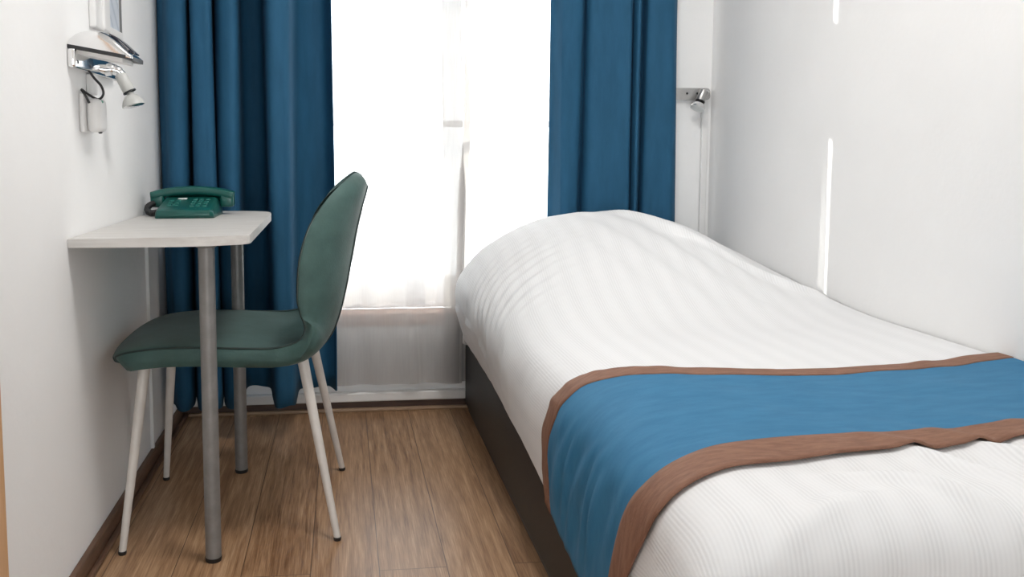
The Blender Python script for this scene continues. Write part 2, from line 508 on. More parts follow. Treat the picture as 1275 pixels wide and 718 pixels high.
# cable conduits
cd = mesh_obj('cable_conduit', box_bm(XL, XL + 0.010, 2.652, 2.666, 0.048, 0.741, 0.002), M_PVC, smooth=False)
setp(cd, 'thin white cable conduit running down the left wall below the desk', 'conduit', 'white cable conduits')
cd = mesh_obj('cable_conduit', box_bm(1.334, 1.358, YB - 0.014, YB, 0.070, 1.136, 0.003), M_PVC, smooth=False)
setp(cd, 'white cable conduit dropping from the satin metal lamp into the corner behind the bed', 'conduit', 'white cable conduits')

# ceiling lamp added above the frame, out of view, to brighten the room
lamp = thing('fill_ceiling_lamp', (0.45, 1.55, ZC), 'round white flush lamp added unseen on the ceiling for fill light', 'lamp')
mesh_obj('fill_lamp_base', lathe_bm((0.45, 1.55, ZC), (0, 0, -1), [(0, 0.30), (0.03, 0.30), (0.04, 0.29)], 48), M_PVC, lamp, angle=40)
mesh_obj('fill_diffuser', lathe_bm((0.45, 1.55, ZC - 0.04), (0, 0, -1), [(0, 0.285), (0.02, 0.275), (0.035, 0.24), (0.045, 0.12), (0.047, 0.001)], 48), M_GLOW, lamp, angle=60)
ld = bpy.data.lights.new('fill_ceiling_light', 'AREA')
ld.shape = 'DISK'; ld.size = 0.56; ld.energy = FILL_LAMP_WATTS; ld.color = (1.0, 0.985, 0.965)
lo = bpy.data.objects.new('fill_ceiling_light', ld); link(lo)
lo.parent = lamp; lo.location = (0, 0, -0.095)

# ------------------------------------------------------------------ bed
BX0, BX1, BY0, BY1 = 0.437, 1.350, 1.02, 3.095
bed = thing('bed', (0.9, 2.06, 0), 'single bed with a charcoal upholstered box base against the right wall', 'bed')
bm = bmesh.new()
add_box(bm, BX0, BX1, BY0, BY1, 0.022, 0.285, 0.014, 3)
mesh_obj('bed_base', bm, M_LEATHER, bed, angle=40)
mesh_obj('plinth', box_bm(BX0 + 0.012, BX1 - 0.012, BY0 + 0.012, BY1 - 0.012, 0, 0.022), M_BLACK, bed, smooth=False)
mesh_obj('mattress', box_bm(BX0 + 0.02, BX1, BY0 + 0.03, 3.02, 0.285, 0.44, 0.04, 4), M_MATTRESS, bed, angle=50)

HEM = lambda y: 0.274 - 0.022 * smooth01(2.5, 1.9, y) - 0.080 * smooth01(2.05, 1.25, y)
FLAT = [(1.366, .520), (1.25, .512), (1.10, .505), (.90, .502), (.70, .502), (.555, .498), (.462, .462), (.424, .380), (.423, .25)]
HEAD = [(1.366, .580), (1.25, .645), (1.10, .714), (.90, .741), (.69, .724), (.51, .650), (.405, .550), (.376, .450), (.428, .29)]
YHEAD, YFOOT = 2.90, 1.055

def duvet_point(s, b):
    """s 0..1 from the wall over the top to the left hem; b = distance along the bed (y on top)"""
    drop = 0.0
    y = b
    if b < YFOOT:
        q = YFOOT - b; r = 0.085
        a = q / r
        if a < PI / 2:
            y = YFOOT - r * math.sin(a); drop = r * (1 - math.cos(a))
        else:
            y = YFOOT - r - 0.010 * math.sin((q - r * PI / 2) * 7); drop = r + (q - r * PI / 2)
    elif b > YHEAD:
        q = b - YHEAD; r = 0.125
        a = min(q / r, PI / 2)
        y = YHEAD + r * math.sin(a); drop = (r * (1 - math.cos(a)) + max(0, q - r * PI / 2)) * 1.25
    g = smooth01(2.02, 2.86, y)
    f = cr_eval(FLAT, s); h = cr_eval(HEAD, s)
    # the shoulder of the pillow builds up before the wall side does
    gw = g + 0.10 * math.sin(PI * g) * (1 - abs(2 * s - 0.9))
    x = f[0] + (h[0] - f[0]) * gw
    z = f[1] + (h[1] - f[1]) * gw
    if b > YHEAD:                      # the corner at the head end is rounded in plan too
        a_ = min((b - YHEAD) / 0.125, PI / 2)
        x += (0.9 - x) * 0.10 * (1 - math.cos(a_)) * smooth01(0.4, 0.8, s)
    hem = HEM(y)
    zl = f[1] if s < .8 else None
    # stretch the side so it ends on the hem line
    t = smooth01(0.80, 1.0, s)
    ze = cr_eval(FLAT, 1.0)[1] + (cr_eval(HEAD, 1.0)[1] - cr_eval(FLAT, 1.0)[1]) * gw
    z += (hem - ze) * t
    z = max(z - drop, 0.205 if b < YFOOT else hem)
    return Vector((x, y, z))

def gauss(x, c, w):
    return math.exp(-((x - c) / w) ** 2)

def duvet_disp(s, b, p):
    x, y = p.x, p.y
    d = 0.0
    d += 0.0050 * noise.noise(Vector((x * 3.1, y * 2.3, 1.7)))
    d += 0.0022 * noise.noise(Vector((x * 9.0 + 3 * y, y * 4.0, 4.7)))
    # tight wrinkles round the pillow's near shoulder
    w = gauss(y, 2.58, 0.22) * gauss(s, 0.68, 0.13)
    d += 0.0085 * w * math.sin((y * 1.0 + 0.45 * s) * 2 * PI / 0.048 + 1.6 * noise.noise(Vector((x * 5, y * 5, 0))))
    # long soft folds sweeping from the pillow crown towards the wall
    w = gauss(y, 2.55, 0.34) * gauss(s, 0.30, 0.22)
    ph = (x - 0.42 * (2.9 - y)) * 2 * PI / 0.13
    d += 0.0052 * w * math.sin(ph)
    c = x - (0.90 + 0.55 * (2.88 - y) + 0.35 * (2.88 - y) ** 2)
    d += 0.017 * gauss(c, 0, 0.024) * smooth01(2.05, 2.35, y) * smooth01(2.95, 2.8, y)
    # folds on the side
    w = smooth01(0.76, 0.9, s)
    d += 0.0030 * w * math.sin(y * 2 * PI / 0.23 + 1.5 * math.sin(y * 5)) + 0.0012 * w * math.sin(y * 2 * PI / 0.085)
    # foot-end creases
    w = smooth01(1.30, 1.02, b)
    d += 0.0075 * w * math.sin((x * 0.75 + (1.1 - b) * 0.55) * 2 * PI / 0.17 + 2.2 * noise.noise(Vector((x * 3, b * 3, 8)))) * (1 - 0.6 * w)
    for (cx, cb, dx, db, ln, am) in ((1.02, 1.10, .30, -1, .12, 0.0120), (0.90, 1.12, .45, -1, .10, 0.0090), (0.78, 1.07, .75, -.6, .10, 0.0090), (1.16, 1.10, .2, -1, .12, 0.0105), (0.62, 1.02, .9, .35, .09, .005)):
        L_ = math.hypot(dx, db); ux, ub = dx / L_, db / L_
        al = (x - cx) * ux + (b - cb) * ub; pe = -(x - cx) * ub + (b - cb) * ux + 1.5 * al * al
        d += am * gauss(al, 0, ln) * (1.8 * gauss(pe, 0, .018) - 1.0 * gauss(pe, .030, .020))
    d -= 0.010 * gauss(b + 0.06 * math.sin(x * 6), 1.08, 0.06) * smooth01(0.5, 0.7, x)
    return d

NS, NB = 150, 300
B0, B1 = 0.74, 3.20
S_LIST = [i / NS for i in range(NS + 1)]
def duvet_surf(s, b, off=0.0):
    p = duvet_point(s, b)
    e = 0.004
    pa = duvet_point(min(s + e, 1), b) - duvet_point(max(s - e, 0), b)
    pb = duvet_point(s, b + e) - duvet_point(s, b - e)
    n = pb.cross(pa)
    if n.length < 1e-9: n = Vector((0, 0, 1))
    n.normalize()
    if n.z < -0.2 or (n.z < 0.3 and n.x > 0.5): n = -n
    edge = smooth01(0, 0.06, s)
    q = p + n * (duvet_disp(s, b, p) * edge * (1 - 0.85 * smooth01(0.92, 1.0, s)) + off)
    q.x = min(q.x, XR - 0.003)
    q.y = min(q.y, 3.032)
    return q, n

def arc_u(b):
    L = [0.0]
    q = duvet_point(0, b)
    for s in S_LIST[1:]:
        r = duvet_point(s, b)
        L.append(L[-1] + (r - q).length); q = r
    return L

bm = bmesh.new()
uvl = bm.loops.layers.uv.new('UVMap')
rows = []; uvs = []
for j in range(NB + 1):
    b = B0 + (B1 - B0) * j / NB
    rows.append([bm.verts.new(duvet_surf(s, b)[0]) for s in S_LIST])
    uvs.append([(u, b) for u in arc_u(b)])
for j in range(NB):
    for i in range(NS):
        f = bm.faces.new((rows[j][i], rows[j][i + 1], rows[j + 1][i + 1], rows[j + 1][i]))
        for l, (a, c) in zip(f.loops, ((j, i), (j, i + 1), (j + 1, i + 1), (j + 1, i))):
            l[uvl].uv = uvs[a][c]
duvet = mesh_obj('duvet', bm, M_DUVET)
md = duvet.modifiers.new('thickness', 'SOLIDIFY'); md.thickness = 0.012; md.offset = -1
setp(duvet, 'white striped duvet pulled smooth over the bed and its raised pillow end', 'duvet')

# runner across the bed
R_S = [0, .25, .375, .5, .625, .72, .80, .875, .95, 1.0]
R_FAR = [1.648, 1.637, 1.637, 1.655, 1.692, 1.715, 1.737, 1.760, 1.752, 1.728]
R_NEAR = [1.240, 1.212, 1.196, 1.178, 1.155, 1.135, 1.145, 1.185, 1.24, 1.295]
def lerp_tab(T_, s_):
    for k in range(len(R_S) - 1):
        if s_ <= R_S[k + 1]:
            q = (s_ - R_S[k]) / (R_S[k + 1] - R_S[k])
            a, b = T_[k], T_[k + 1]
            m0 = (T_[k + 1] - T_[max(k - 1, 0)]) / 2; m1 = (T_[min(k + 2, len(T_) - 1)] - T_[k]) / 2
            return (2 * q ** 3 - 3 * q * q + 1) * a + (q ** 3 - 2 * q * q + q) * m0 + (3 * q * q - 2 * q ** 3) * b + (q ** 3 - q * q) * m1
    return T_[-1]
def run_far(s_):  return lerp_tab(R_FAR, s_) + 0.003 * math.sin(s_ * 29) + 0.0022 * math.sin(s_ * 71 + 1)
def run_near(s_): return lerp_tab(R_NEAR, s_) + 0.0025 * math.sin(s_ * 25 + 2)
def strip(t0, t1, off, ns=130, nb=16, s1=1.0):
    bm = bmesh.new()
    rows = []
    for i in range(ns + 1):
        s = 0.004 + (s1 - 0.004) * i / ns
        x = duvet_point(s, 1.55).x
        side = smooth01(0.76, 0.9, s)
        row = []
        for j in range(nb + 1):
            t = t0 + (t1 - t0) * j / nb
            b = run_near(s) * (1 - t) + run_far(s) * t
            q, n = duvet_surf(s, b, off)
            wr = 0.0042 * side * math.sin((b - 0.55 * s) * 2 * PI / 0.062 + 1.2 * math.sin(b * 40)) * (1 - .8 * smooth01(.92, 1, s)) * math.sin(PI * min(max(t, 0), 1))
            wr += 0.0012 * noise.noise(Vector((x * 8, b * 14, 3))) * (1 - side) + 0.0035 * smooth01(.86, 1, t) * max(0, noise.noise(Vector((s * 26, 5.5, 3)))) * smooth01(0, .1, s)
            q = q + n * wr
            q.x = min(q.x, XR - 0.002)
            if i == ns: q.z -= 0.006
            row.append(bm.verts.new(q))
        rows.append(row)
    for i in range(ns):
        for j in range(nb):
            bm.faces.new((rows[i][j], rows[i + 1][j], rows[i + 1][j + 1], rows[i][j + 1]))
    return bm
runner = thing('bed_runner', (0.9, 1.55, 0.50), 'teal blue cloth runner with brown borders laid across the white duvet', 'bed runner')
def cloth(name, bm, m, th):
    o = mesh_obj(name, bm, m, runner)
    md = o.modifiers.new('thickness', 'SOLIDIFY'); md.thickness = th; md.offset = -1
    return o
cloth('centre_cloth', strip(0.10, 0.94, 0.0075, nb=44), M_RUN, 0.003)
cloth('border', strip(0.0, 0.135, 0.0095, nb=8), M_BAND, 0.004)
cloth('border', strip(0.895, 1.0, 0.0095, nb=8), M_BAND, 0.004)

# ------------------------------------------------------------------ desk
TZ = 0.763
desk = thing('desk', (-0.40, 2.36, 0), 'narrow white laminate desk fixed to the left wall on two grey steel legs', 'desk')
ol = [(XL + .001, 1.928), (-0.40, 1.928)]
ol += [(-0.40 + 0.186 * t, 1.928 + 0.045 * t ** 2.2) for t in (0.2, 0.4, 0.6, 0.8, 0.92)]
ol += [(-0.216, 1.971), (-0.211, 1.980), (-0.210, 1.995), (-0.216, 2.64), (-0.222, 2.70), (-0.240, 2.74), (-0.27, 2.762), (-0.31, 2.772), (XL + .001, 2.774)]
mesh_obj('tabletop', prism_bm(ol, TZ - 0.021, TZ, 0.0018, 1), M_TABLE, desk, smooth=False)
for (x, y) in ((-0.309, 1.993), (-0.309, 2.557)):
    lg = mesh_obj('leg', tube_bm([(x, y, 0.008), (x, y, TZ - 0.021)], 0.0182, 28), M_STEEL, desk, angle=40)
    mesh_obj('foot_cap', lathe_bm((x, y, 0), (0, 0, 1), [(0, 0.0178), (0.006, 0.0192), (0.010, 0.0192)], 28), M_BLACK, lg, angle=40)
    mesh_obj('fixing_plate', lathe_bm((x, y, TZ - 0.029), (0, 0, 1), [(0, 0.021), (0.003, 0.024), (0.008, 0.024)], 28), M_STEEL, lg, angle=40)

# ------------------------------------------------------------------ chair
CX, CY = -0.275, 2.305
chair = thing('dining_chair', (CX, CY, 0), 'green suede shell chair with cream metal legs tucked under the desk', 'chair')
# (x, z, half width, wrap)
PROF = [(-.556, .447, .165, -.004), (-.544, .466, .200, -.004), (-.500, .482, .228, -.003), (-.42, .488, .238, .000), (-.33, .486, .242, .002),
        (-.24, .481, .243, .003), (-.16, .476, .242, .008), (-.10, .481, .238, .022), (-.060, .503, .229, .052), (-.033, .548, .228, .082),
        (-.016, .61, .227, .098), (-.002, .68, .222, .104), (.011, .75, .208, .095), (.024, .81, .178, .068), (.034, .85, .130, .034), (.040, .876, .045, .006)]
def shell_raw(u, v):
    x, z, w, d = cr_eval(PROF, u)
    e = 0.002
    a = cr_eval(PROF, u - e); b = cr_eval(PROF, u + e)
    t = Vector((b[0] - a[0], 0, b[1] - a[1])).normalized()
    n = Vector((-t.z, 0, t.x))          # towards the sitter
    av = abs(v)
    y = w * (v if av < 1e-6 else math.copysign(math.sin(av * PI / 2) ** 0.95, v))
    pil = 0.014 * (1 - av ** 2) * smooth01(0.42, 0.25, u)      # cushion dome
    return Vector((x, CY + y, z)) + n * (d * av ** 2.3 + pil), n
def shell(u, v, off=0.0):
    p, n0 = shell_raw(u, v)
    if off == 0: return p
    e = 0.004
    du = shell_raw(min(u + e, 1), v)[0] - shell_raw(max(u - e, 0), v)[0]
    dv = shell_raw(u, min(v + e, 0.98))[0] - shell_raw(u, max(v - e, -0.98))[0]
    n = du.cross(dv)
    n = n.normalized() if n.length > 1e-9 else n0
    if n.dot(n0) < 0: n = -n
    k = smooth01(0.36, 0.52, u)
    n = (n0 * (1 - k) + n * k).normalized()
    return p + n * off
def thick(u):
    return 0.046 - 0.020 * smooth01(0.42, 0.62, u)
def shell_part(u0, u1, nu, nv=36):
    bm = bmesh.new()
    top, bot, rim = [], [], []
    for i in range(nu + 1):
        u = u0 + (u1 - u0) * i / nu
        tk = thick(u)
        endf = min(1.0, math.sqrt(max(0.0, min(u / 0.11, 1))))
        endt = math.sqrt(max(0.0, min((1 - u) / 0.03, 1)))
        k = min(endf, endt)
        tk *= 0.35 + 0.65 * k
        rt_, rb_ = [], []
        for j in range(nv + 1):
            v = -1 + 2 * j / nv
            rt_.append(bm.verts.new(shell(u, v)))
            q = shell(u, v * 0.985, -tk)
            rb_.append(bm.verts.new(q))
        top.append(rt_); bot.append(rb_)
    for i in range(nu):
        for j in range(nv):
            bm.faces.new((top[i][j], top[i][j + 1], top[i + 1][j + 1], top[i + 1][j]))
            bm.faces.new((bot[i][j], bot[i + 1][j], bot[i + 1][j + 1], bot[i][j + 1]))
    # rounded rim
    def rimstrip(A, B, mids):
        prev = A
        for ring in mids + [B]:
            for k in range(len(A) - 1):
                bm.faces.new((prev[k], prev[k + 1], ring[k + 1], ring[k]))
            prev = ring
    def mid(A, B, outs):
        res = []
        for t in (0.25, 0.5, 0.75):
            res.append([bm.verts.new(a.co.lerp(b.co, t) + o * (0.008 * math.sin(PI * t))) for a, b, o in zip(A, B, outs)])
        return res
    for j, sg in ((0, -1), (nv, 1)):
        A = [r[j] for r in top]; B = [r[j] for r in bot]
        outs = [Vector((0, sg, 0))] * len(A)
        rimstrip(A, B, mid(A, B, outs))
    for i, o in ((0, Vector((-1, 0, 0))), (nu, Vector((0, 0, 1)))):
        if (i == 0 and u0 == 0) or (i == nu and u1 == 1):
            rimstrip(top[i], bot[i], mid(top[i], bot[i], [o] * (nv + 1)))
        else:
            rimstrip(top[i], bot[i], [])
    bmesh.ops.remove_doubles(bm, verts=bm.verts[:], dist=0.0004)
    return bm
USEAM = 0.475
mesh_obj('seat', shell_part(0.0, USEAM, 44), M_VELVET, chair, angle=70)
mesh_obj('backrest', shell_part(USEAM, 1.0, 56), M_VELVET, chair, angle=70)
# piping round the whole rim, seam across the seat back, and the back panel
loop = []
for i in range(4, 121): loop.append(shell(i / 120, 1.0))
for j in range(1, 24): loop.append(shell(1.0, 1 - 2 * j / 24))
for i in range(120, 3, -1): loop.append(shell(i / 120, -1.0))
for j in range(0, 25): loop.append(shell(0.012, -1 + 2 * j / 24))
mesh_obj('rim_piping', tube_bm(loop, 0.0026, 8, closed=True), M_PIPING, chair)
mesh_obj('seat_seam', tube_bm([shell(USEAM, -1 + 2 * j / 30, 0.0005) for j in range(31)], 0.0024, 8), M_PIPING, chair)
bl = []
for i in range(41):
    u = 0.50 + 0.46 * i / 40
    bl.append(shell(u, 0.30, -thick(u) - 0.0005))
for i in range(40, -1, -1):
    u = 0.50 + 0.46 * i / 40
    bl.append(shell(u, -0.30, -thick(u) - 0.0005))
mesh_obj('back_seam', tube_bm(bl, 0.0030, 8), M_PIPING, chair)
tops = [(-.480, 2.125), (-.105, 2.135), (-.478, 2.455), (-.098, 2.450)]
feet = [(-.528, 2.047), (-.023, 2.067), (-.519, 2.517), (-.012, 2.537)]
for (tx, ty), (fx, fy) in zip(tops, feet):
    P0 = Vector((fx, fy, 0.006)); P1 = Vector((tx, ty, 0.442))
    lg = mesh_obj('leg', tube_bm([P0.lerp(P1, t) for t in (0, .25, .5, .75, 1)], [0.0085, 0.0098, 0.0112, 0.0125, 0.0138], 20), M_CREAM, chair, angle=50)
    mesh_obj('rubber_foot', lathe_bm((fx, fy, 0), (0, 0, 1), [(0, 0.0085), (0.004, 0.0098), (0.009, 0.0095)], 20), M_BLACK, lg, angle=40)
fr = [(-.480, 2.125, .437), (-.29, 2.12, .437), (-.105, 2.135, .437), (-.09, 2.29, .437), (-.098, 2.45, .437), (-.29, 2.46, .437), (-.478, 2.455, .437), (-.482, 2.29, .437)]
mesh_obj('seat_frame', tube_bm(fr, 0.0075, 12, closed=True), M_CREAM, chair)

# ------------------------------------------------------------------ telephone
phone = thing('telephone', (-0.445, 2.56, TZ), 'dark green push-button desk telephone on the white desk', 'telephone')
PX0, PX1, PY0, PY1 = -0.516, -0.366, 2.468, 2.663
def deck(y):
    return TZ + 0.026 + (0.064 - 0.026) * (y - PY0 - 0.012) / (PY1 - PY0 - 0.012)
bm = bmesh.new()
sec = [(PY0 + .006, TZ), (PY0, TZ + .008), (PY0 + .002, TZ + .022), (PY0 + .014, deck(PY0 + .014)), (2.608, deck(2.608)), (2.619, deck(2.608) - .010), (2.651, deck(2.608) - .010), (PY1 - .004, deck(PY1) + .002), (PY1, TZ + .056), (PY1, TZ)]
cols = []
for k, (x, ins) in enumerate(((PX0, .006), (PX0 + .004, .0), (PX1 - .010, .0), (PX1, .010))):
    col = []
    for y, z in sec:
        zz = z if z < TZ + .004 else z - ins * 0.55
        yy = y + (ins if y < 2.55 else -ins * .5)
        wide = 0.006 * (1 - (z - TZ) / .05)
        xx = x + (-wide if k < 2 else wide)
        col.append(bm.verts.new((xx, yy, zz)))
    cols.append(col)
for a, b in zip(cols[:-1], cols[1:]):
    n = len(a)
    for i in range(n):
        bm.faces.new((a[i], a[(i + 1) % n], b[(i + 1) % n], b[i]))
bm.faces.new(cols[0]); bm.faces.new(cols[-1][::-1])
bmesh.ops.bevel(bm, geom=bm.edges[:], offset=0.0016, segments=2, profile=0.5, affect='EDGES')
pb = mesh_obj('phone_base', bm, M_PHONE, phone, angle=45)
def on_deck(name, x0, x1, y0, y1, h, m):
    bm = bmesh.new()
    add_box(bm, x0, x1, y0, y1, 0, h, 0.0012, 2)
    for v in bm.verts: v.co.z += deck(v.co.y) - 0.0006
    return mesh_obj(name, bm, m, phone, angle=40)
for r in range(4):
    for c in range(3):
        x = -0.432 + c * 0.0175; y = 2.503 + r * 0.0225
        on_deck('key', x, x + .0120, y, y + .0135, .004, M_KEY)
for r in range(3):
    for c in range(2):
        x = -0.497 + c * 0.0185; y = 2.515 + r * 0.0235
        on_deck('memory_key', x, x + .0130, y, y + .0095, .003, M_KEY)
on_deck('number_card', -.478, -.452, 2.585, 2.597, .0016, M_CARD)
# handset: arched bar with ear and mouth ends, lying across the rear
bm = bmesh.new()
hs = catmull([(-.562, .0590, .018), (-.556, .0600, .021), (-.530, .0670, .020), (-.490, .0725, .018), (-.443, .0750, .017), (-.396, .0725, .018), (-.356, .0670, .020), (-.330, .0600, .021), (-.324, .0590, .018)], 5)
rings = []
for i, (x, z, w) in enumerate(hs):
    a = hs[max(i - 1, 0)]; b = hs[min(i + 1, len(hs) - 1)]
    t = Vector((b[0] - a[0], 0, b[1] - a[1])).normalized()
    n = Vector((-t.z, 0, t.x))
    ring = []
    for k in range(20):
        an = 2 * PI * k / 20
        cx = math.copysign(abs(math.cos(an)) ** .55, math.cos(an)); sy = math.copysign(abs(math.sin(an)) ** .55, math.sin(an))
        ring.append(bm.verts.new(Vector((x, 2.635 + cx * w * 1.15, TZ + z - .004)) + n * sy * 0.0132))
    rings.append(ring)
for a, b in zip(rings[:-1], rings[1:]):
    for k in range(20):
        bm.faces.new((a[k], a[(k + 1) % 20], b[(k + 1) % 20], b[k]))
bm.faces.new(rings[0][::-1]); bm.faces.new(rings[-1])
hand = mesh_obj('handset', bm, M_PHONE, phone, angle=50)
for x0_, x1_ in ((-.5625, -.5235), (-.3625, -.3235)):
    mesh_obj('earpiece', box_bm(x0_, x1_, 2.6125, 2.6575, TZ + .0225, TZ + .062, .007, 4), M_PHONE, hand, angle=50)
cord = []
cord = []
base = catmull([(-.553, 2.612, TZ + .034), (-.560, 2.596, TZ + .030), (-.562, 2.575, TZ + .022), (-.557, 2.560, TZ + .014), (-.546, 2.552, TZ + .010), (-.532, 2.556, TZ + .011), (-.522, 2.562, TZ + .014)], 40)
for i, p in enumerate(base):
    a = Vector(base[max(i - 1, 0)]); b = Vector(base[min(i + 1, len(base) - 1)])
    u, v = frame_at(b - a)
    an = i * 2 * PI / 8
    cord.append(Vector(p) + (u * math.cos(an) + v * math.sin(an)) * 0.0075)
mesh_obj('coiled_cord', tube_bm(cord, 0.0022, 6), M_BLACK, phone)

# ------------------------------------------------------------------ curtains
def curtain(name, plan, z0, z1, m, lean=0.0, ns=6, th=0.003, hem_wave=0.004, nz=40, widen=0.0, parent=None, flare=None):
    P = catmull(plan, ns)
    xm = sum(p[0] for p in P) / len(P)
    bm = bmesh.new()
    rows = []
    for k in range(nz + 1):
        t = k / nz
        z = z0 + (z1 - z0) * t
        row = []
        for i, (x, y) in enumerate(P):
            low = 1 - t
            xx = x + lean * low + (x - xm) * widen * low + 0.004 * math.sin(z * 2.3 + i * .13)
            yy = y + 0.006 * math.sin(z * 3.1 + i * .21) * low
            if flare: xx, yy = flare(i / (len(P) - 1), z, xx, yy)
            row.append(bm.verts.new((xx, yy, z + (hem_wave * math.sin(i * .5) if k == 0 else 0))))
        rows.append(row)
    for a, b in zip(rows[:-1], rows[1:]):
        for i in range(len(P) - 1):
            bm.faces.new((a[i], a[i + 1], b[i + 1], b[i]))
    o = mesh_obj(name, bm, m, parent)
    if th:
        md = o.modifiers.new('thickness', 'SOLIDIFY'); md.thickness = th; md.offset = 0
    return o
def from_px(lst):
    out = []
    for px, d in lst:
        v = fw + rt * ((px - PPX) / F_PX) - up * ((VPY - PPY) / F_PX)
        out.append((v.x * d / v.y, d))
    return out
left_plan = [(XL + .006, 3.10), (XL + .006, 3.00), (XL + .007, 2.91)] + [(x_, y_ + .018) for x_, y_ in from_px([(207, 2.85), (213, 2.80), (226, 2.795), (234, 2.84), (236.5, 2.97), (238, 2.88), (240, 2.80), (254, 2.785), (266, 2.80), (268.5, 2.92), (270.5, 2.98), (272.5, 2.84),
                     (284, 2.79), (295, 2.80), (298, 2.90), (302, 3.03), (318, 3.06), (330, 3.03), (333, 2.88), (338, 2.80), (353, 2.795), (362, 2.81), (366, 2.90), (371, 2.99), (386, 3.03), (402, 3.035), (412, 3.00), (415, 2.97)])]
c = curtain('curtain', left_plan, 0.118, 2.44, M_CURTAIN, ns=5)
setp(c, 'dark blue curtain hanging behind the desk at the left of the window', 'curtain', 'blue curtains')
right_plan = from_px([(687, 3.105), (693, 3.095), (701, 3.065), (706, 3.05), (717, 3.05), (724, 3.065), (727, 3.115), (730, 3.085), (738, 3.06), (760, 3.055), (778, 3.05), (785, 3.055), (787, 3.10), (789, 3.08), (795, 3.055),
                      (798, 3.11), (801, 3.08), (806, 3.055), (825, 3.05), (835, 3.055), (839, 3.085), (840, 3.11)])
c = curtain('curtain', right_plan, 0.300, 2.44, M_CURTAIN, lean=-0.010, widen=0.05, ns=5)
setp(c, 'blue curtain hanging behind the pillow end of the bed, right of the window', 'curtain', 'blue curtains')
# voile curtains between them
def sheer_plan(x0, x1, y, folds):
    pts = []
    n = int((x1 - x0) / 0.012)
    for i in range(n + 1):
        x = x0 + (x1 - x0) * i / n
        a = 0.0045 * math.sin(x * 23) + 0.0015 * math.sin(x * 49 + 1.0)
        pts.append((x, y + a))
    return pts
def gather(x0, x1, y, n, amp):
    pts = []
    for i in range(n * 4 + 1):
        t = i / (n * 4)
        pts.append((x0 + (x1 - x0) * t, y + amp * math.sin(i * PI / 2) * (0.75 + 0.25 * math.sin(i * 1.7))))
    return pts
def gap(z):   # the opening between the two voiles: open above, overlapping below
    return -0.03 + (0.0385 + 0.010 * (z - 0.95)) * smooth01(0.78, 0.98, z)
def lflare(t, z, x, y):
    if t > 0.6:
        w = (t - 0.6) / 0.4
        x += w * (-0.5 * gap(z) - 0.022 * smooth01(1.0, 0.2, z))
    return x, y
def rflare(t, z, x, y):
    w = max(0, 1 - t / 0.3)
    x += w * (0.5 * gap(z) - 0.030 * smooth01(1.4, 0.2, z))
    return x, y
lp = sheer_plan(-0.20, 0.335, 3.095, 7) + [(0.350, 3.092), (0.372, 3.084), (0.398, 3.082), (0.418, 3.085), (0.4275, 3.089), (0.418, 3.092), (0.395, 3.090), (0.375, 3.092), (0.361, 3.0965), (0.372, 3.100), (0.395, 3.097), (0.415, 3.099), (0.430, 3.100)]
c = curtain('voile_curtain', lp, 0.105, 2.44, M_SHEER, ns=3, th=0, flare=lflare, hem_wave=0.0)
setp(c, 'sheer white voile with a gathered edge, hanging next to the chair back', 'curtain', 'white voile curtains')
rp_ = [(0.474, 3.130), (0.462, 3.128), (0.446, 3.120), (0.436, 3.110), (0.432, 3.1075), (0.440, 3.109), (0.450, 3.113), (0.462, 3.119), (0.475, 3.123)] + sheer_plan(0.487, 0.86, 3.122, 5)
c = curtain('voile_curtain', rp_, 0.105, 2.44, M_SHEER, ns=3, th=0, flare=rflare, hem_wave=0.0)
setp(c, 'sheer white voile hanging behind the pillow end of the bed beside the right blue curtain', 'curtain', 'white voile curtains')
rail = thing('curtain_rail', (0.4, 2.95, 2.46), 'white curtain rail across the top of the window wall', 'rail')
bm = bmesh.new()
add_box(bm, XL, XR, 2.86, 2.89, 2.445, 2.47, 0.003)
add_box(bm, XL, XR, 3.085, 3.125, 2.445, 2.47, 0.003)
mesh_obj('track', bm, M_PVC, rail, smooth=False)
for x in (-0.3, 0.4, 1.1):
    mesh_obj('bracket', box_bm(x - .015, x + .015, 2.835, YB, 2.47, 2.478, 0.002), M_PVC, rail, smooth=False)

# ------------------------------------------------------------------ wall things on the left
mir = thing('notice_frame', (XL, 2.28, 1.5), 'slim white frame with a pale grey sheet on the left wall above the chrome lamp', 'picture frame')
bm = bmesh.new()
MY0, MY1, MZ0, MZ1 = 2.150, 2.410, 1.240, 1.92
add_box(bm, XL, XL + .016, MY0, MY0 + .062, MZ0, MZ1, .004)
add_box(bm, XL, XL + .022, MY0 + .058, MY0 + .112, MZ0, MZ1, .005)
add_box(bm, XL, XL + .016, MY0 + .1, MY1, MZ0, MZ0 + .02, .003)
add_box(bm, XL, XL + .016, MY0 + .1, MY1, MZ1 - .02, MZ1, .003)
mesh_obj('frame', bm, M_PVC, mir, smooth=False)
mesh_obj('edge_strip', box_bm(XL, XL + .013, MY1 - .010, MY1, MZ0 + .02, MZ1 - .02), M_STEEL, mir, smooth=False)
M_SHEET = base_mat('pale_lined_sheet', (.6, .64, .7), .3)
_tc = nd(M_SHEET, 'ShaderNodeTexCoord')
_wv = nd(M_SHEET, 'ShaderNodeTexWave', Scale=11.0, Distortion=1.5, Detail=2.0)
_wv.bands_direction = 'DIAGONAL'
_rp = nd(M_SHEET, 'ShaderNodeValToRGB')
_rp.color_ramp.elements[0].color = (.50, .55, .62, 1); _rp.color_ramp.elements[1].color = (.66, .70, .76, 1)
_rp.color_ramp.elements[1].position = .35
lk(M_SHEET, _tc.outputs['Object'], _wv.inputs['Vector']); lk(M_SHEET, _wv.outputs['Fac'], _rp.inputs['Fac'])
lk(M_SHEET, _rp.outputs['Color'], M_SHEET.node_tree.nodes['Principled BSDF'].inputs['Base Color'])
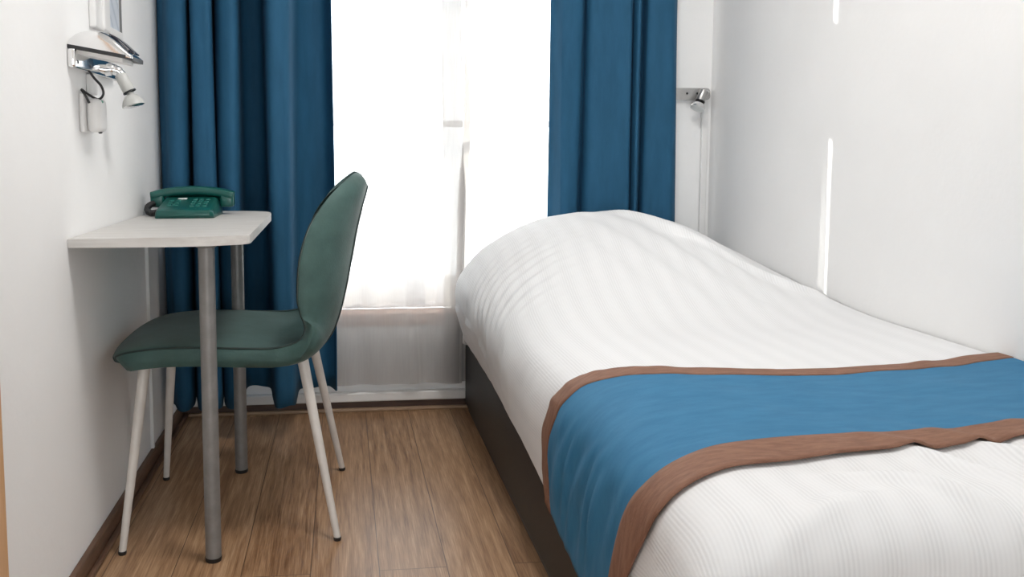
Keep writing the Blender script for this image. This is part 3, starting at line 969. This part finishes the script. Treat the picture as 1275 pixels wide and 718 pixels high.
mesh_obj('sheet', box_bm(XL + .001, XL + .009, MY0 + .108, MY1 - .006, MZ0 + .018, MZ1 - .018), M_SHEET, mir, smooth=False)

wl = thing('wall_lamp', (XL, 2.0700, 1.15), 'chrome wall lamp with a visor hood and a small swivel spot above the desk', 'lamp')
mesh_obj('wall_bar', box_bm(XL, XL + .018, 1.9730, 2.3400, 1.130, 1.172, .006, 3), M_CHROME, wl, angle=40)
for y in (1.9900, 2.0850):
    mesh_obj('screw', lathe_bm((XL + .0175, y, 1.143), (1, 0, 0), [(0, .0045), (.0018, .004), (.0026, .001)], 14), M_BLACK, wl, angle=40)
# hood: profile in x-z swept along y
top = catmull([(.000, 1.182), (.005, 1.193), (.020, 1.204), (.045, 1.2105), (.070, 1.2075), (.094, 1.194), (.116, 1.174), (.135, 1.1560)], 4)
def hood_bot(x): return 1.176 - 0.0245 * x / .135
bm = bmesh.new()
stations = [(1.978, .55), (1.981, .82), (1.988, .95), (2.002, 1.0), (2.04, 1.0), (2.072, .97), (2.092, .85), (2.100, .55)]
rr_ = []
for y, k in stations:
    up_ = []
    lo_ = []
    for x, z in top:
        b0 = hood_bot(x)
        xx = x * (0.94 + 0.06 * k)
        up_.append(bm.verts.new((XL + xx, y, b0 + (z - b0) * k + .002)))
        lo_.append(bm.verts.new((XL + xx, y, b0)))
    rr_.append((up_, lo_))
for (ua, la), (ub, lb) in zip(rr_[:-1], rr_[1:]):
    for i in range(len(top) - 1):
        bm.faces.new((ua[i], ua[i + 1], ub[i + 1], ub[i]))
        bm.faces.new((la[i], lb[i], lb[i + 1], la[i + 1]))
    bm.faces.new((ua[-1], la[-1], lb[-1], ub[-1])); bm.faces.new((ua[0], ub[0], lb[0], la[0]))
for u_, l_ in (rr_[0], rr_[-1]):
    for i in range(len(top) - 1):
        bm.faces.new((u_[i], u_[i + 1], l_[i + 1], l_[i]))
mesh_obj('hood', bm, M_CHROME, wl, angle=50)
bm = bmesh.new()
pts = [(.0, 1.978), (.030, 1.974), (.085, 1.974), (.122, 1.978), (.135, 1.99), (.138, 2.04), (.135, 2.085), (.122, 2.101), (.0, 2.103)]
lo_ = [bm.verts.new((XL + x, y, hood_bot(x) - .0035)) for x, y in pts]
hi_ = [bm.verts.new((XL + x, y, hood_bot(x) + .0045)) for x, y in pts]
for i in range(len(pts)):
    j = (i + 1) % len(pts)
    bm.faces.new((lo_[i], lo_[j], hi_[j], hi_[i]))
bm.faces.new(lo_); bm.faces.new(hi_)
mesh_obj('hood_gasket', bm, M_BLACK, wl, smooth=False)
bm = bmesh.new()
pts = [(.012, 1.988), (.112, 1.988), (.120, 2.04), (.112, 2.09), (.012, 2.09)]
lo_ = [bm.verts.new((XL + .004 + x * .96, 2.04 + (y - 2.04) * .9, hood_bot(x) - .012)) for x, y in pts]
hi_ = [bm.verts.new((XL + x, y, hood_bot(x) - .0035)) for x, y in pts]
for i in range(len(pts)):
    j = (i + 1) % len(pts)
    bm.faces.new((lo_[i], lo_[j], hi_[j], hi_[i]))
bm.faces.new(lo_); bm.faces.new(hi_)
mesh_obj('light_cover', bm, M_PVC, wl, smooth=False)
# dark sloping panel on the nose of the hood
bm = bmesh.new()
a = []; b_ = []
nose = [p for p in top if .080 <= p[0] <= .130]
for i, (x, z) in enumerate(nose):
    yn = 1.9960 - .0 * i
    a.append(bm.verts.new((XL + x + .0012, 2.000, z + .0036)))
    b_.append(bm.verts.new((XL + x + .0012, 2.078, z + .0036)))
for i in range(len(nose) - 1):
    bm.faces.new((a[i], a[i + 1], b_[i + 1], b_[i]))
o = mesh_obj('nose_panel', bm, M_DARKGLASS, wl)
md = o.modifiers.new('thickness', 'SOLIDIFY'); md.thickness = .003; md.offset = 0
# spot on the end of the bar
mesh_obj('swivel', tube_bm(catmull([(XL + .016, 2.2200, 1.147), (XL + .030, 2.2200, 1.148), (XL + .044, 2.2200, 1.145), (XL + .056, 2.2200, 1.134)], 5), [.015] * 7 + [.0125] * 5 + [.0105] * 4, 18), M_CHROME, wl, angle=45)
ax = Vector((.45, 0, -.89))
sp = mesh_obj('spot_holder', lathe_bm((XL + .050, 2.2200, 1.137), ax, [(0, .012), (.003, .0140), (.044, .0155), (.046, .0145)], 28), M_GREYPLASTIC, wl, angle=40)
mesh_obj('holder_ring', lathe_bm((XL + .050 + .45 * .046, 2.2200, 1.137 - .89 * .046), ax, [(0, .0162), (.003, .0162)], 28), M_BLACK, sp, angle=40)
ax2 = Vector((.25, -.05, -.96))
p0 = Vector((XL + .0725, 2.2200, 1.093))
bl_ = mesh_obj('spot_bulb', lathe_bm(p0, ax2, [(0, .008), (.006, .010), (.009, .016), (.018, .0225), (.028, .0265), (.033, .0275)], 32), M_GREYPLASTIC, wl, angle=50)
mesh_obj('bulb_glass', lathe_bm(p0 + ax2.normalized() * .0325, ax2, [(0, .0262), (.002, .022), (.003, .001)], 32), M_CHROME, bl_, angle=50)

sk = thing('power_socket', (XL, 2.0890, 1.035), 'white power socket with a plugged-in adapter and a looped black cord, left wall', 'socket')
mesh_obj('socket_plate', box_bm(XL, XL + .011, 2.0460, 2.1320, .992, 1.080, .004, 3), M_PVC, sk, angle=40)
mesh_obj('backbox', box_bm(XL, XL + .016, 2.1090, 2.1490, 1.080, 1.128, .003), M_PVC, sk, smooth=False)
bm = bmesh.new()
add_box(bm, XL + .011, XL + .044, 2.0590, 2.1220, .993, 1.070, .013, 4)
pl = mesh_obj('plug_adapter', bm, M_PVC, sk, angle=60)
mesh_obj('plug_tip', lathe_bm((XL + .034, 2.0890, .994), (0, 0, -1), [(0, .005), (.003, .004), (.004, .002)], 14), M_BLACK, pl)
mesh_obj('indicator', lathe_bm((XL + .040, 2.0800, 1.062), (0.6, -.2, .8), [(0, .005), (.003, .0045)], 14), noisy('green_mark', (.02, .25, .12), (.03, .3, .15), 10, .4), pl)
cdp = catmull([(XL + .016, 2.0790, 1.132), (XL + .028, 2.0790, 1.115), (XL + .042, 2.0790, 1.098), (XL + .046, 2.0790, 1.080), (XL + .036, 2.0760, 1.068), (XL + .020, 2.0640, 1.076), (XL + .006, 2.0520, 1.088), (XL + .014, 2.0510, 1.075), (XL + .022, 2.0520, 1.058)], 6)
mesh_obj('cord', tube_bm(cdp, .0028, 8), M_BLACK, sk)

# ------------------------------------------------------------------ lamp on the window wall
rl = thing('wall_lamp', (1.30, YB, 1.16), 'satin metal bar lamp with one spot in the corner above the pillow', 'lamp')
bm = bmesh.new()
add_box(bm, .96, 1.362, YB - .016, YB, 1.139, 1.183, 0)
bmesh.ops.bevel(bm, geom=[e for e in bm.edges if abs(e.verts[0].co.y - e.verts[1].co.y) > .01], offset=.014, segments=5, profile=.5, affect='EDGES')
bar = mesh_obj('wall_bar', bm, M_SATIN, rl, angle=35)
for x in (1.272, 1.312):
    mesh_obj('screw', lathe_bm((x, YB - .0155, 1.163), (0, -1, 0), [(0, .0045), (.0018, .004), (.0026, .001)], 14), M_BLACK, rl, angle=40)
mesh_obj('swivel', tube_bm([(1.338, YB - .014, 1.164), (1.338, YB - .036, 1.164), (1.336, YB - .046, 1.158)], [.011, .010, .010], 16), M_SATIN, rl, angle=45)
ax = Vector((-.42, -.20, -.88)).normalized()
p0 = Vector((1.326, YB - .044, 1.172))
hd = mesh_obj('spot_holder', lathe_bm(p0, ax, [(0, .011), (.003, .0155), (.042, .0170), (.044, .016)], 28), M_SATIN, rl, angle=40)
mesh_obj('holder_ring', lathe_bm(p0 + ax * .044, ax, [(0, .0178), (.004, .0178)], 28), M_BLACK, hd, angle=40)
blb = mesh_obj('spot_bulb', lathe_bm(p0 + ax * .048, ax, [(0, .012), (.006, .018), (.016, .0245), (.024, .0285), (.027, .0290)], 32), M_CHROME, rl, angle=50)
mesh_obj('bulb_glass', lathe_bm(p0 + ax * .0745, ax, [(0, .0275), (.002, .024), (.003, .001)], 32), M_CARD, blb, angle=50)
